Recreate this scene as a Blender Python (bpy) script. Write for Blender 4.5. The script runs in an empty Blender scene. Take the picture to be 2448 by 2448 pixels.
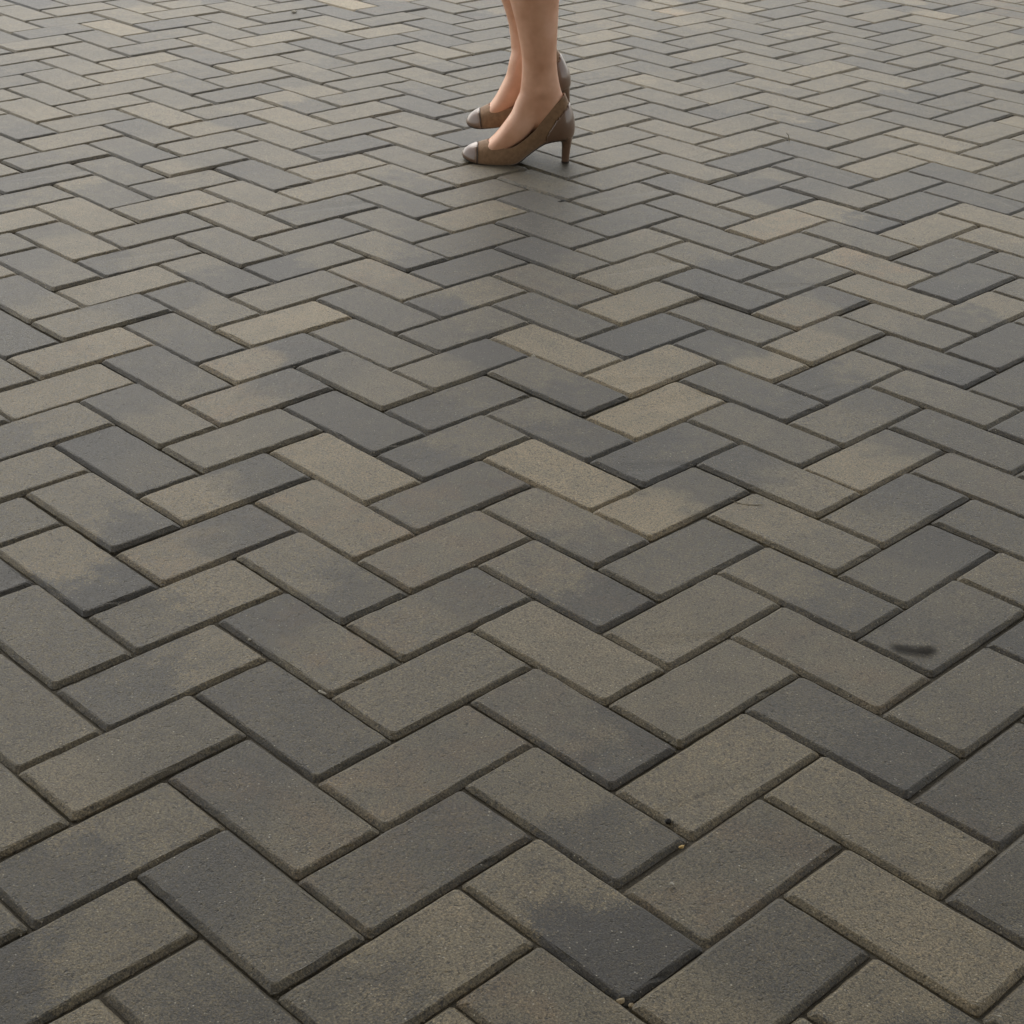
import bpy, bmesh, math, random
import numpy as np
from mathutils import Vector, Matrix, noise as mnoise

scene = bpy.context.scene
col = scene.collection
R_ = math.radians

# ------------------------------------------------------------------ camera
cam_data = bpy.data.cameras.new('camera')
cam_data.sensor_width = 36.0
cam_data.lens = 58.883
cam_data.clip_start = 0.02
cam_data.clip_end = 500.0
cam = bpy.data.objects.new('camera', cam_data)
col.objects.link(cam)
CAM_POS = Vector((-0.11642, -1.14353, 0.97643))
CAM_R = Matrix(((0.99948381, 0.00682252, 0.03139359),
                (0.03092803, -0.46874144, -0.88279381),
                (0.00869259, 0.88330907, -0.46871049)))      # rows: right, down, forward
cam.matrix_world = Matrix.Translation(CAM_POS) @ Matrix((CAM_R[0], -CAM_R[1], -CAM_R[2])).transposed().to_4x4()
scene.camera = cam

# ------------------------------------------------------------------ sky, sun, exposure
SUN_EL, SUN_AZ = R_(52.0), R_(-22.0)          # azimuth from +y (away from the camera) towards +x
world = bpy.data.worlds.new('World')
scene.world = world
world.use_nodes = True
wn = world.node_tree.nodes
wl = world.node_tree.links
wn.clear()
sky = wn.new('ShaderNodeTexSky')
sky.sky_type = 'NISHITA'
sky.sun_disc = False
sky.sun_elevation = SUN_EL
sky.sun_rotation = SUN_AZ
sky.dust_density = 1.5
sky.air_density = 1.0
sky.ozone_density = 0.5
bg = wn.new('ShaderNodeBackground')
bg.inputs['Strength'].default_value = 0.14
wo = wn.new('ShaderNodeOutputWorld')
veil = wn.new('ShaderNodeHueSaturation')          # thin white overcast
veil.inputs['Saturation'].default_value = 0.28
wl.new(sky.outputs[0], veil.inputs['Color'])
warm = wn.new('ShaderNodeMix')
warm.data_type, warm.blend_type = 'RGBA', 'MULTIPLY'
warm.inputs[0].default_value = 1.0
warm.inputs[7].default_value = (1.0, 0.97, 0.905, 1.0)
wl.new(veil.outputs[0], warm.inputs[6])
wl.new(warm.outputs[2], bg.inputs[0])
wl.new(bg.outputs[0], wo.inputs[0])

sun_data = bpy.data.lights.new('sun', 'SUN')
sun_data.energy = 0.55
sun_data.angle = R_(50.0)
sun_data.color = (1.0, 0.965, 0.91)
sun = bpy.data.objects.new('sun', sun_data)
col.objects.link(sun)
sd = Vector((math.sin(SUN_AZ) * math.cos(SUN_EL), math.cos(SUN_AZ) * math.cos(SUN_EL), math.sin(SUN_EL)))
sun.rotation_euler = (-sd).to_track_quat('-Z', 'Y').to_euler()

scene.view_settings.view_transform = 'Standard'
scene.view_settings.look = 'None'
scene.view_settings.gamma = 1.0
scene.view_settings.exposure = 1.08
scene.render.engine = 'CYCLES'


# ------------------------------------------------------------------ helpers
def tag(o, label=None, cat=None, group=None, kind=None):
    if label: o['label'] = label
    if cat: o['category'] = cat
    if group: o['group'] = group
    if kind: o['kind'] = kind
    return o


def empty(name, loc):
    o = bpy.data.objects.new(name, None)
    o.empty_display_size = 0.05
    o.location = loc
    col.objects.link(o)
    return o


def mesh_obj(name, verts, faces, mat=None, parent=None, smooth=False):
    me = bpy.data.meshes.new(name)
    me.from_pydata([tuple(v) for v in verts], [], [tuple(f) for f in faces])
    if smooth:
        me.polygons.foreach_set('use_smooth', [True] * len(me.polygons))
    me.update()
    if mat: me.materials.append(mat)
    o = bpy.data.objects.new(name, me)
    col.objects.link(o)
    if parent: o.parent = parent
    return o


class NT:
    """small node-graph writer"""
    def __init__(self, name):
        self.m = bpy.data.materials.new(name)
        self.m.use_nodes = True
        self.t = self.m.node_tree
        self.t.nodes.clear()
        self.out = self.n('ShaderNodeOutputMaterial')
        self.b = self.n('ShaderNodeBsdfPrincipled')
        self.l(self.b.outputs[0], self.out.inputs[0])

    def n(self, kind, **kw):
        x = self.t.nodes.new(kind)
        for k, v in kw.items(): setattr(x, k, v)
        return x

    def l(self, a, b): self.t.links.new(a, b)

    def put(self, sock, v):
        if isinstance(v, bpy.types.NodeSocket): self.l(v, sock)
        else: sock.default_value = v

    def math(self, op, a, b=0.0, c=0.0, clamp=False):
        x = self.n('ShaderNodeMath', operation=op, use_clamp=clamp)
        for s, v in zip(x.inputs, (a, b, c)): self.put(s, v)
        return x.outputs[0]

    def vmath(self, op, a, b=(0, 0, 0)):
        x = self.n('ShaderNodeVectorMath', operation=op)
        self.put(x.inputs[0], a)
        if op == 'SCALE': self.put(x.inputs['Scale'], b)
        else: self.put(x.inputs[1], b)
        return x.outputs[0]

    def noise(self, vec, scale, detail=2.0, rough=0.5, dist=0.0):
        x = self.n('ShaderNodeTexNoise')
        self.l(vec, x.inputs['Vector'])
        x.inputs['Scale'].default_value = scale
        x.inputs['Detail'].default_value = detail
        x.inputs['Roughness'].default_value = rough
        x.inputs['Distortion'].default_value = dist
        return x.outputs[0]

    def ramp(self, fac, stops, interp='LINEAR'):
        x = self.n('ShaderNodeValToRGB')
        x.color_ramp.interpolation = interp
        el = x.color_ramp.elements
        while len(el) < len(stops): el.new(0.5)
        for e, (p, c) in zip(el, stops):
            e.position = p
            e.color = (c, c, c, 1) if isinstance(c, (int, float)) else (*c, 1)
        self.put(x.inputs[0], fac)
        return x.outputs[0]

    def mix(self, fac, a, b, blend='MIX'):
        x = self.n('ShaderNodeMix', data_type='RGBA', blend_type=blend)
        self.put(x.inputs[0], fac)
        for s, v in ((x.inputs[6], a), (x.inputs[7], b)):
            self.put(s, v if isinstance(v, bpy.types.NodeSocket) else (*v, 1))
        return x.outputs[2]

    def maprange(self, v, a, b, c, d, smooth=True):
        x = self.n('ShaderNodeMapRange')
        x.interpolation_type = 'SMOOTHSTEP' if smooth else 'LINEAR'
        for s, q in zip(x.inputs, (v, a, b, c, d)): self.put(s, q)
        return x.outputs[0]

    def bump(self, height, strength, dist, normal=None):
        x = self.n('ShaderNodeBump')
        x.inputs['Strength'].default_value = strength
        x.inputs['Distance'].default_value = dist
        self.l(height, x.inputs['Height'])
        if normal: self.l(normal, x.inputs['Normal'])
        return x.outputs[0]


# ------------------------------------------------------------------ paver material
def paver_material(name, joined):
    """pressed concrete paver; each brick carries the tone of its two ends, a warmth and the place of the colour change"""
    g = NT(name)
    if joined:
        at = g.n('ShaderNodeAttribute', attribute_name='loc')
        P = at.outputs['Vector']
        ac = g.n('ShaderNodeAttribute', attribute_name='tones')
        colr, alpha = ac.outputs['Color'], ac.outputs['Alpha']
        ar = g.n('ShaderNodeAttribute', attribute_name='seed')
        rnd = ar.outputs['Fac']
    else:
        tc = g.n('ShaderNodeTexCoord')
        P = tc.outputs['Object']
        oi = g.n('ShaderNodeObjectInfo')
        colr, alpha = oi.outputs['Color'], oi.outputs['Alpha']
        rnd = oi.outputs['Random']
    sep = g.n('ShaderNodeSeparateColor')
    g.l(colr, sep.inputs[0])
    ta, tb, warm = sep.outputs[0], sep.outputs[1], sep.outputs[2]
    sx = g.n('ShaderNodeSeparateXYZ')
    g.l(P, sx.inputs[0])
    comb = g.n('ShaderNodeCombineXYZ')
    g.l(g.math('MULTIPLY', rnd, 37.0), comb.inputs[0])
    g.l(g.math('MULTIPLY', rnd, 91.0), comb.inputs[1])
    g.l(g.math('MULTIPLY', rnd, 53.0), comb.inputs[2])
    Q = g.vmath('ADD', P, comb.outputs[0])
    big = g.noise(Q, 14.0, 2.0, 0.5)
    med = g.noise(Q, 42.0, 3.0, 0.55)
    fine = g.noise(Q, 420.0, 3.0, 0.65)
    grain = g.noise(Q, 640.0, 3.0, 0.72)
    # colour change along the brick, warped
    warp = g.math('ADD', g.math('MULTIPLY', g.math('SUBTRACT', big, 0.5), 0.20),
                  g.math('MULTIPLY', g.math('SUBTRACT', med, 0.5), 0.10))
    warp = g.math('ADD', warp, g.math('MULTIPLY', g.math('SUBTRACT', fine, 0.5), 0.11))
    pos = g.math('ADD', g.math('SUBTRACT', sx.outputs[0], g.math('MULTIPLY', g.math('SUBTRACT', alpha, 0.5), 0.2)), warp)
    s = g.maprange(pos, -0.034, 0.034, 0.0, 1.0)
    t = g.math('ADD', g.math('MULTIPLY', ta, g.math('SUBTRACT', 1.0, s)), g.math('MULTIPLY', tb, s))
    t = g.math('ADD', t, g.math('MULTIPLY', g.math('SUBTRACT', med, 0.5), 0.34))
    t = g.math('ADD', t, g.math('MULTIPLY', g.math('SUBTRACT', big, 0.5), 0.22))
    t = g.math('ADD', t, g.math('MULTIPLY', g.math('SUBTRACT', fine, 0.5), 1.5), clamp=True)
    base = g.ramp(t, [(0.0, (0.048, 0.046, 0.043)), (0.28, (0.072, 0.066, 0.054)), (0.5, (0.120, 0.105, 0.073)),
                      (0.75, (0.188, 0.158, 0.103)), (1.0, (0.280, 0.226, 0.140))])
    pink = g.mix(1.0, base, (1.10, 0.96, 0.88), 'MULTIPLY')
    blotch = g.maprange(g.noise(Q, 26.0, 2.0, 0.5), 0.42, 0.66, 0.0, 1.0)
    base = g.mix(g.math('MULTIPLY', warm, blotch), base, pink)
    # light and dark grains of the aggregate
    vo = g.n('ShaderNodeTexVoronoi', feature='F1')
    g.l(Q, vo.inputs['Vector'])
    vo.inputs['Scale'].default_value = 480.0
    vs = g.n('ShaderNodeSeparateColor')
    g.l(vo.outputs['Color'], vs.inputs[0])
    inside = g.maprange(vo.outputs['Distance'], 0.30, 0.46, 1.0, 0.0)
    clump = g.maprange(med, 0.35, 0.7, 0.0, 1.0)
    light = g.math('MULTIPLY', inside, g.math('GREATER_THAN', g.math('ADD', vs.outputs[0], g.math('MULTIPLY', clump, 0.02)), 0.987))
    dark = g.math('MULTIPLY', inside, g.math('GREATER_THAN', g.math('ADD', vs.outputs[1], g.math('MULTIPLY', clump, 0.05)), 0.93))
    base = g.mix(g.math('MULTIPLY', dark, 0.55), base, (0.052, 0.047, 0.042))
    tint = g.ramp(vs.outputs[2], [(0.0, (0.50, 0.47, 0.38)), (0.6, (0.46, 0.40, 0.27)), (1.0, (0.60, 0.57, 0.50))])
    base = g.mix(g.math('MULTIPLY', light, 0.55), base, tint)
    pits = g.maprange(g.noise(Q, 260.0, 2.0, 0.6), 0.58, 0.67, 0.0, 0.75)  # dark surface pits, their shade strengthened in the colour where the bump shows little
    base = g.mix(pits, base, (0.034, 0.031, 0.027))
    mott = g.maprange(grain, 0.28, 0.72, 0.22, 1.78, smooth=False)
    gc = g.n('ShaderNodeCombineColor')
    for k in range(3): g.l(mott, gc.inputs[k])
    base = g.mix(1.0, base, gc.outputs[0], 'MULTIPLY')
    g.l(base, g.b.inputs['Base Color'])
    g.l(g.maprange(fine, 0.3, 0.7, 0.46, 0.66), g.b.inputs['Roughness'])
    g.b.inputs['Specular IOR Level'].default_value = 0.34
    # relief: pits and grains
    pit = g.maprange(g.noise(Q, 170.0, 2.0, 0.6), 0.27, 0.40, 0.0, 1.0)
    h = g.math('ADD', g.math('MULTIPLY', fine, 0.9), g.math('MULTIPLY', grain, 0.5))
    h = g.math('ADD', h, g.math('MULTIPLY', pit, 0.8))
    h = g.math('ADD', h, g.math('MULTIPLY', g.math('SUBTRACT', light, dark), 0.5))
    h = g.math('ADD', h, g.math('MULTIPLY', med, 0.25))
    g.l(g.bump(h, 0.6, 0.0013), g.b.inputs['Normal'])
    return g.m


MAT_BRICK = paver_material('concrete_paver', False)
MAT_FIELD = paver_material('concrete_paver_field', True)


def sand_material():
    g = NT('jointing_sand')
    tc = g.n('ShaderNodeTexCoord')
    P = tc.outputs['Object']
    a = g.noise(P, 300.0, 3.0, 0.65)
    b = g.noise(P, 6.0, 3.0, 0.6)
    c1 = g.ramp(a, [(0.25, (0.034, 0.029, 0.020)), (0.55, (0.065, 0.056, 0.040)), (0.8, (0.14, 0.122, 0.090))])
    c1 = g.mix(g.maprange(b, 0.35, 0.65, 0.0, 0.7), c1, (0.084, 0.074, 0.054))
    g.l(c1, g.b.inputs['Base Color'])
    g.b.inputs['Roughness'].default_value = 0.95
    g.l(g.bump(a, 0.9, 0.002), g.b.inputs['Normal'])
    return g.m


MAT_SAND = sand_material()

# ------------------------------------------------------------------ the pavement: herringbone of 200 x 100 mm pavers
U = Vector((1, 1, 0)).normalized() * 0.1
V = Vector((-1, 1, 0)).normalized() * 0.1
BL, BW = 0.1974, 0.0977


def brick_outline(rng, nl, nw, jag, l, w, r):
    """closed outline of one paver, counter-clockwise, with rounded corners and slightly ragged arrises"""
    pts = []
    hx, hy = l / 2, w / 2
    def edge(a, b, n):
        for i in range(1, n):
            f = i / n + rng.uniform(-0.25, 0.25) / n
            p = (a[0] + (b[0] - a[0]) * f, a[1] + (b[1] - a[1]) * f)
            d = rng.gauss(0, jag)
            if abs(b[0] - a[0]) > abs(b[1] - a[1]): p = (p[0], p[1] + d)
            else: p = (p[0] + d, p[1])
            pts.append(p)
    c = [(-hx + r, -hy), (hx - r, -hy), (hx, -hy + r), (hx, hy - r), (hx - r, hy), (-hx + r, hy), (-hx, hy - r), (-hx, -hy + r)]
    for k in range(0, 8, 2):
        pts.append(c[k])
        edge(c[k], c[k + 1], nl if k % 4 == 0 else nw)
        pts.append(c[k + 1])
    return pts


def brick_geometry(seed, nl, nw, jag):
    rng = random.Random(seed)
    ch = 0.0055 + rng.uniform(-0.0005, 0.0005)
    st = rng.getstate()
    outer = brick_outline(rng, nl, nw, jag * 0.5, BL, BW, 0.003)
    n = len(outer)
    rng.setstate(st)
    inner = brick_outline(rng, nl, nw, jag, BL - 2 * ch, BW - 2 * ch, 0.0036)
    mid = brick_outline(rng, nl, nw, jag * 0.8, BL - 2 * ch + 0.0030, BW - 2 * ch + 0.0030, 0.0038)
    rings = [(inner, 0.0), (mid, -0.0007), (outer, -0.0046), (outer, -0.026)]
    if nl == 1: rings = [rings[0], rings[2], (outer, -0.02)]
    v = []
    for o, z in rings: v += [(p[0], p[1], z) for p in o]
    if nl > 4 and rng.random() < 0.7:                          # a chipped arris or corner
        for _ in range(rng.choice((1, 1, 2))):
            c0 = outer[rng.randrange(n)]
            size = rng.uniform(0.006, 0.012)
            for q in range(2 * n):
                d = math.hypot(v[q][0] - c0[0], v[q][1] - c0[1])
                if d < size:
                    k_ = (1 - d / size) * rng.uniform(0.6, 1.0)
                    v[q] = (v[q][0] * (1 - 0.012 * k_), v[q][1] * (1 - 0.03 * k_), v[q][2] - 0.0026 * k_)
    f = [tuple(range(n))]
    for k in range(len(rings) - 1):
        for i in range(n):
            j = (i + 1) % n
            f.append((k * n + i, (k + 1) * n + i, (k + 1) * n + j, k * n + j))
    return v, f


BRICK_MESH = []
for sd_ in range(24):
    v_, f_ = brick_geometry(100 + sd_, 14, 7, 0.0005)
    me = bpy.data.meshes.new('brick')
    me.from_pydata(v_, [], f_)
    me.update()
    me.materials.append(MAT_BRICK)
    BRICK_MESH.append(me)


def project(p):
    d = CAM_R @ (p - CAM_POS)
    if d.z < 0.05: return None
    f = 58.883 / 36.0
    return (0.5 + f * d.x / d.z, 0.5 + f * d.y / d.z, d.z)


def visible_area(kind, i, j):
    o, a, b = (U * i + V * j, U, V * 2) if kind == 'F' else (U * i + V * j, U * 2, V)
    n = 0
    for fa in (0.06, 0.3, 0.5, 0.7, 0.94):
        for fb in (0.06, 0.3, 0.5, 0.7, 0.94):
            q = project(o + a * fa + b * fb)
            if q and 0 <= q[0] <= 1 and 0 <= q[1] <= 1: n += 1
    if not n: return 0.0
    c = [project(o), project(o + a), project(o + a + b), project(o + b)]
    if any(x is None for x in c): return 0.0
    ar = 0.0
    for k in range(4):
        x0, y0 = c[k][:2]
        x1, y1 = c[(k + 1) % 4][:2]
        ar += x0 * y1 - x1 * y0
    return abs(ar) / 2 * n / 25.0


ALL = []
for i in range(-200, 260):
    for j in range(-200, 260):
        k = (i - j) % 4
        if k > 1: continue
        kind = 'F' if k == 0 else 'R'
        c = U * i + V * j
        if -9.0 < c.x < 9.0 and -4.0 < c.y < 15.0:
            ALL.append((kind, i, j))
areas = sorted(((visible_area(*b), b) for b in ALL), key=lambda x: (-x[0], x[1]))
IN_VIEW = [b for a, b in areas if a > 0]
SINGLE = IN_VIEW[:300]
SINGLE_SET = set(SINGLE)

TONES = {}
# tone of the left and of the right end of each paver in view (0 charcoal .. 9 tan), and how much rust it carries
TONE_TABLE = """
R-2,-3,66 R-4,-1,56 R-6,1,56 F0,-4,63 F-2,-2,555 F-4,0,43 R1,-4,56 R-1,-2,63 R-3,0,46 R-5,2,25 F1,-3,67 F-1,-1,61 F-3,1,24 F-5,3,44 R2,-3,33 R0,-1,545 
R-2,1,434 R-4,3,35 F2,-2,66 F0,0,53 F-2,2,355 F-4,4,45 R3,-2,334 R1,0,66 R-1,2,545 R-3,4,64 F5,-3,33 F3,-1,32 F1,1,424 F-1,3,33 F-3,5,45 R4,-1,44 
R2,1,55 R0,3,55 R-2,5,36 F6,-2,22 F4,0,554 F2,2,66 F0,4,256 F-2,6,44 R5,0,34 R3,2,65 R1,4,534 R-1,6,46 F7,-1,54 R-3,8,11 F5,1,53 F3,3,524 F1,5,53 
F-1,7,61 R6,1,42 R4,3,43 R2,5,555 R0,7,624 F8,0,34 R-2,9,34 F6,2,65 F4,4,533 F2,6,665 F0,8,52 R7,2,52 R5,4,83 R3,6,437 R1,8,72 F9,1,443 R-1,10,55 
F7,3,26 F5,5,88 F3,7,77 R10,1,33 F1,9,13 R8,3,73 R6,5,13 R4,7,24 F10,2,33 R2,9,54 F8,4,44 R0,11,35 F6,6,42 R11,2,22 F4,8,22 R9,4,53 F2,10,25 R7,6,88 
F0,12,33 R5,8,23 F11,3,54 R3,10,625 F9,5,32 R1,12,66 F7,7,42 R12,3,32 F5,9,35 R10,5,25 F3,11,24 R8,7,87 F1,13,44 R6,9,51 F12,4,31 R4,11,714 F10,6,27 
R2,13,673 F8,8,77 R13,4,22 F6,10,44 R11,6,74 F4,12,32 R9,8,11 F2,14,22 R7,10,34 F13,5,54 R5,12,78 F11,7,44 F7,11,33 F5,13,25 R6,13,54 R3,14,52 
F3,15,25 R4,15,66 F6,14,52 F8,12,654 F4,16,24 R5,16,24 R7,14,14 F7,15,44 F5,17,36 R2,17,66 R3,18,44 F9,13,52 R8,15,42 R6,17,43 R4,19,66 F8,16,554 
F6,18,66 F10,14,43 R9,16,32 R7,18,56 R5,20,34 F9,17,55 F7,19,63 F11,15,32 R10,17,65 R8,19,35 R6,21,23 F10,18,23 F8,20,43 F12,16,53 R11,18,66 R9,20,63 
R7,22,34 F11,19,45 F9,21,32 F6,22,55 F13,17,44 R12,19,22 R10,21,54 F7,23,44 R8,23,65 F12,20,55 F10,22,24 R13,20,43 F8,24,32 R11,22,62 F14,18,54 
F15,19,44 R9,24,53 F13,21,66 F11,23,66 F9,25,56 R12,23,45 R14,21,55 R10,25,55 F14,22,63 F12,24,44 F10,26,44 R13,24,32 F16,20,22 R11,26,54 F15,23,36 
R15,22,44 F13,25,43 F11,27,45 R14,25,44 R8,27,55 R7,26,55 F17,21,32 R16,23,44 R12,27,66 F16,24,54 R9,28,33 R10,29,23 F14,26,43 F12,28,45 R15,26,65 
R17,24,43 F18,22,54 R13,28,66 F17,25,43 F15,27,325 R11,30,45 F13,29,44 R16,27,54 R14,29,34 F18,26,22 R12,31,54 F16,28,65 R19,26,22 R18,25,44 F19,23,53 
R17,28,66 F14,30,34 R15,30,34 F19,27,53 R13,32,23 F17,29,44 F15,31,77 R18,29,33 R16,31,23 F13,33,55 F20,28,56 R14,33,33 F18,30,45 F16,32,55 R19,30,32 
F14,34,45 R17,32,55 F21,29,22 R15,34,55 F19,31,55 F20,24,56 R20,23,32 R21,24,54 F21,25,32 R22,25,33 R20,27,66 F22,26,22 R23,26,44 R21,28,34 F23,27,33 
R19,22,43 R18,21,44 R17,20,44 R16,19,22 R15,18,12 R14,17,44 F16,16,33 F17,17,33 R13,16,543 R12,15,54 R11,14,663 R10,13,33 R9,12,22 R8,11,25 F15,15,44 
F14,14,432 F13,13,23 F12,12,23 F11,11,14 F10,10,444 F9,9,33 R16,15,54 R15,14,44 R14,13,44 R13,12,33 R12,11,56 R11,10,66 R10,9,76 R17,16,54 R18,17,55 
R19,18,44 R20,19,34 R21,20,34 R22,21,54 R23,22,55 R24,23,56 R25,24,454 R26,25,544 R27,26,55 F23,19,34 F22,18,65 F21,17,44 F20,16,34 F24,20,33 
F25,21,23 F26,22,53 F27,23,43 F28,24,44 R25,20,55 R26,21,34 R27,22,45 R28,23,65 R24,19,32 R23,18,43 R22,17,54 R21,16,23 R20,15,54 R19,14,55 R18,13,22 
R17,12,24 R16,11,52 R15,10,775 R14,9,44 R13,8,34 R12,7,625 F26,18,55 F25,17,55 F24,16,54 F23,15,55 F22,14,52 F21,13,44 F20,12,24 F19,11,22 F18,10,24 
F17,9,61 F16,8,44 F15,7,766 F14,6,66 F27,19,44 F28,20,34 F29,21,43 F30,22,54 R26,17,66 R25,16,55 R24,15,54 R23,14,55 R22,13,54 R21,12,45 R20,11,66 
R19,10,32 R18,9,22 R17,8,66 R16,7,33 R15,6,12 R14,5,36 R27,18,343 R28,19,44 R29,20,45 R30,21,44 R31,22,33 F30,18,43 F31,19,44 F32,20,434 F29,17,43 
F28,16,33 F27,15,55 F26,14,52 F25,13,33 F24,12,34 F23,11,66 F22,10,66 F21,9,24 F20,8,22 F19,7,66 F18,6,65 F17,5,33 F16,4,45 F15,3,33 R32,19,22 
R33,20,553 R31,18,33 R30,17,44 R29,16,44 R28,15,33 R27,14,23 R26,13,33 R25,12,33 R24,11,55 R23,10,54 R22,9,44 R21,8,33 R20,7,55 F34,18,55 F33,17,45 
F32,16,55 F31,15,44 F30,14,44 F29,13,43 F28,12,44 F27,11,44 F26,10,66 F25,9,55 R35,18,55 R34,17,55 R33,16,55 R32,15,55 R31,14,55 R30,13,55 R29,12,55 
F18,14,55 F19,15,55 F17,13,45 F16,12,25 F15,11,34 F14,10,44 F13,9,52 F12,8,22 F5,21,45 F19,19,33 F20,20,33 F18,18,33 
"""
for w_ in TONE_TABLE.split():
    i_, j_, d_ = w_[1:].split(',')
    TONES[(w_[0], int(i_), int(j_))] = [int(d_[0]) / 10 + 0.05, int(d_[1]) / 10 + 0.05] + ([int(d_[2]) / 9] if len(d_) > 2 else [0.12])


def brick_state(b):
    """position, turn, tones of one paver"""
    kind, i, j = b
    rng = random.Random(hash((1 if kind == 'F' else 2, i, j)) & 0xffffffff)
    c = U * i + V * j + (U * 0.5 + V if kind == 'F' else U + V * 0.5)
    c = Vector((c.x + rng.gauss(0, 0.0007), c.y + rng.gauss(0, 0.0007), rng.gauss(0, 0.0008)))
    rot = (rng.gauss(0, 0.0045), rng.gauss(0, 0.0045), R_(45 if kind == 'R' else 135) + rng.gauss(0, 0.003))
    base = min(0.62, max(0.15, rng.gauss(0.43, 0.12)))
    if rng.random() < 0.5:
        a, bb = base, base + rng.gauss(0, 0.07)
    else:
        a, bb = base + rng.uniform(0.1, 0.3), base - rng.uniform(0.1, 0.3)
        if rng.random() < 0.5: a, bb = bb, a
    warm = rng.random() if rng.random() < 0.35 else rng.uniform(0, 0.25)
    split = min(0.85, max(0.15, rng.gauss(0.5, 0.16)))
    flip = rng.random() < 0.5
    t = TONES.get(b)
    if t:
        a, bb = t[0], t[1]
        if len(t) > 2: warm = t[2]
        split = 0.5 + (split - 0.5) * 0.5
        if kind == 'F': a, bb = bb, a
    cl = lambda x: min(0.98, max(0.02, x))
    return c, rot, (cl(a), cl(bb), warm, split), rng


pavement = mesh_obj('pavement', [(-60, -60, 0), (60, -60, 0), (60, 60, 0), (-60, 60, 0)], [(0, 1, 2, 3)], MAT_SAND)
pavement.location.z = -0.0062
tag(pavement, kind='structure')
bpy.context.view_layer.update()

for b in SINGLE:
    c, rot, tones, rng = brick_state(b)
    o = bpy.data.objects.new('brick', BRICK_MESH[rng.randrange(len(BRICK_MESH))])
    col.objects.link(o)
    o.parent = pavement
    o.location = (c.x, c.y, c.z + 0.0062)
    o.rotation_euler = rot
    o.color = tones

REST = [b for b in ALL if b not in SINGLE_SET]
view_set = set(IN_VIEW)
V_, F_, LOC_, TON_, SEED_ = [], [], [], [], []
geo_far = [brick_geometry(300 + s, 1, 1, 0.0) for s in range(4)]
geo_near = [brick_geometry(320 + s, 4, 2, 0.0003) for s in range(6)]
off = 0
for b in REST:
    c, rot, tones, rng = brick_state(b)
    g_ = rng.choice(geo_near) if b in view_set else rng.choice(geo_far)
    vv = np.array(g_[0])
    from mathutils import Euler
    m = np.array(Euler(rot).to_matrix())
    V_.append(vv @ m.T + np.array((c.x, c.y, c.z + 0.0062)))
    LOC_.append(vv)
    TON_.append(np.tile(tones, (len(vv), 1)))
    SEED_.append(np.full(len(vv), rng.random()))
    F_ += [tuple(x + off for x in f) for f in g_[1]]
    off += len(vv)
V_ = np.concatenate(V_)
field = mesh_obj('paver_field', V_.tolist(), F_, MAT_FIELD, pavement)
tag(field, kind='stuff')
a_ = field.data.attributes.new('loc', 'FLOAT_VECTOR', 'POINT'); a_.data.foreach_set('vector', np.concatenate(LOC_).ravel())
a_ = field.data.attributes.new('tones', 'FLOAT_COLOR', 'POINT'); a_.data.foreach_set('color', np.concatenate(TON_).ravel())
a_ = field.data.attributes.new('seed', 'FLOAT', 'POINT'); a_.data.foreach_set('value', np.concatenate(SEED_))


# ------------------------------------------------------------------ unseen flat roof overhead, assumed and added to shade the near paving
def box(v, f, x0, x1, y0, y1, z0, z1):
    o = len(v)
    v += [(x0, y0, z0), (x1, y0, z0), (x1, y1, z0), (x0, y1, z0), (x0, y0, z1), (x1, y0, z1), (x1, y1, z1), (x0, y1, z1)]
    f += [tuple(o + k for k in q) for q in ((3, 2, 1, 0), (4, 5, 6, 7), (0, 1, 5, 4), (1, 2, 6, 5), (2, 3, 7, 6), (3, 0, 4, 7))]


def canopy_material(name, c0, c1):
    g = NT(name)
    tc = g.n('ShaderNodeTexCoord')
    a = g.noise(tc.outputs['Object'], 3.0, 4.0, 0.6)
    g.l(g.ramp(a, [(0.3, c0), (0.7, c1)]), g.b.inputs['Base Color'])
    g.b.inputs['Roughness'].default_value = 0.7
    return g.m


MAT_DECK = canopy_material('painted_deck', (0.40, 0.36, 0.29), (0.46, 0.42, 0.34))
MAT_STEEL = canopy_material('painted_steel', (0.10, 0.10, 0.10), (0.13, 0.13, 0.13))
CAN_X, CAN_Y0, CAN_Y1, CAN_Z = 3.2, -1.6, 3.6, 3.8
added_canopy = empty('added_canopy', (0, CAN_Y0, 0))
tag(added_canopy, 'added flat roof on steel posts, unseen, shading the near paving', 'added_canopy')
v_, f_ = [], []
box(v_, f_, -CAN_X, CAN_X, 0, CAN_Y1 - CAN_Y0, CAN_Z, CAN_Z + 0.16)
mesh_obj('roof', v_, f_, MAT_DECK, added_canopy)
for k in range(6):
    v_, f_ = [], []
    yy = 0.3 + k * (CAN_Y1 - CAN_Y0 - 0.6) / 5
    box(v_, f_, -CAN_X + 0.1, CAN_X - 0.1, yy - 0.06, yy + 0.06, CAN_Z - 0.2, CAN_Z - 0.003)
    mesh_obj('beam', v_, f_, MAT_STEEL, added_canopy)
for px in (-CAN_X + 0.2, CAN_X - 0.2):
    for py in (0.3, CAN_Y1 - CAN_Y0 - 0.3):
        v_, f_ = [], []
        box(v_, f_, px - 0.06, px + 0.06, py - 0.062, py + 0.062, 0.0, CAN_Z - 0.2)
        mesh_obj('post', v_, f_, MAT_STEEL, added_canopy)

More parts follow.
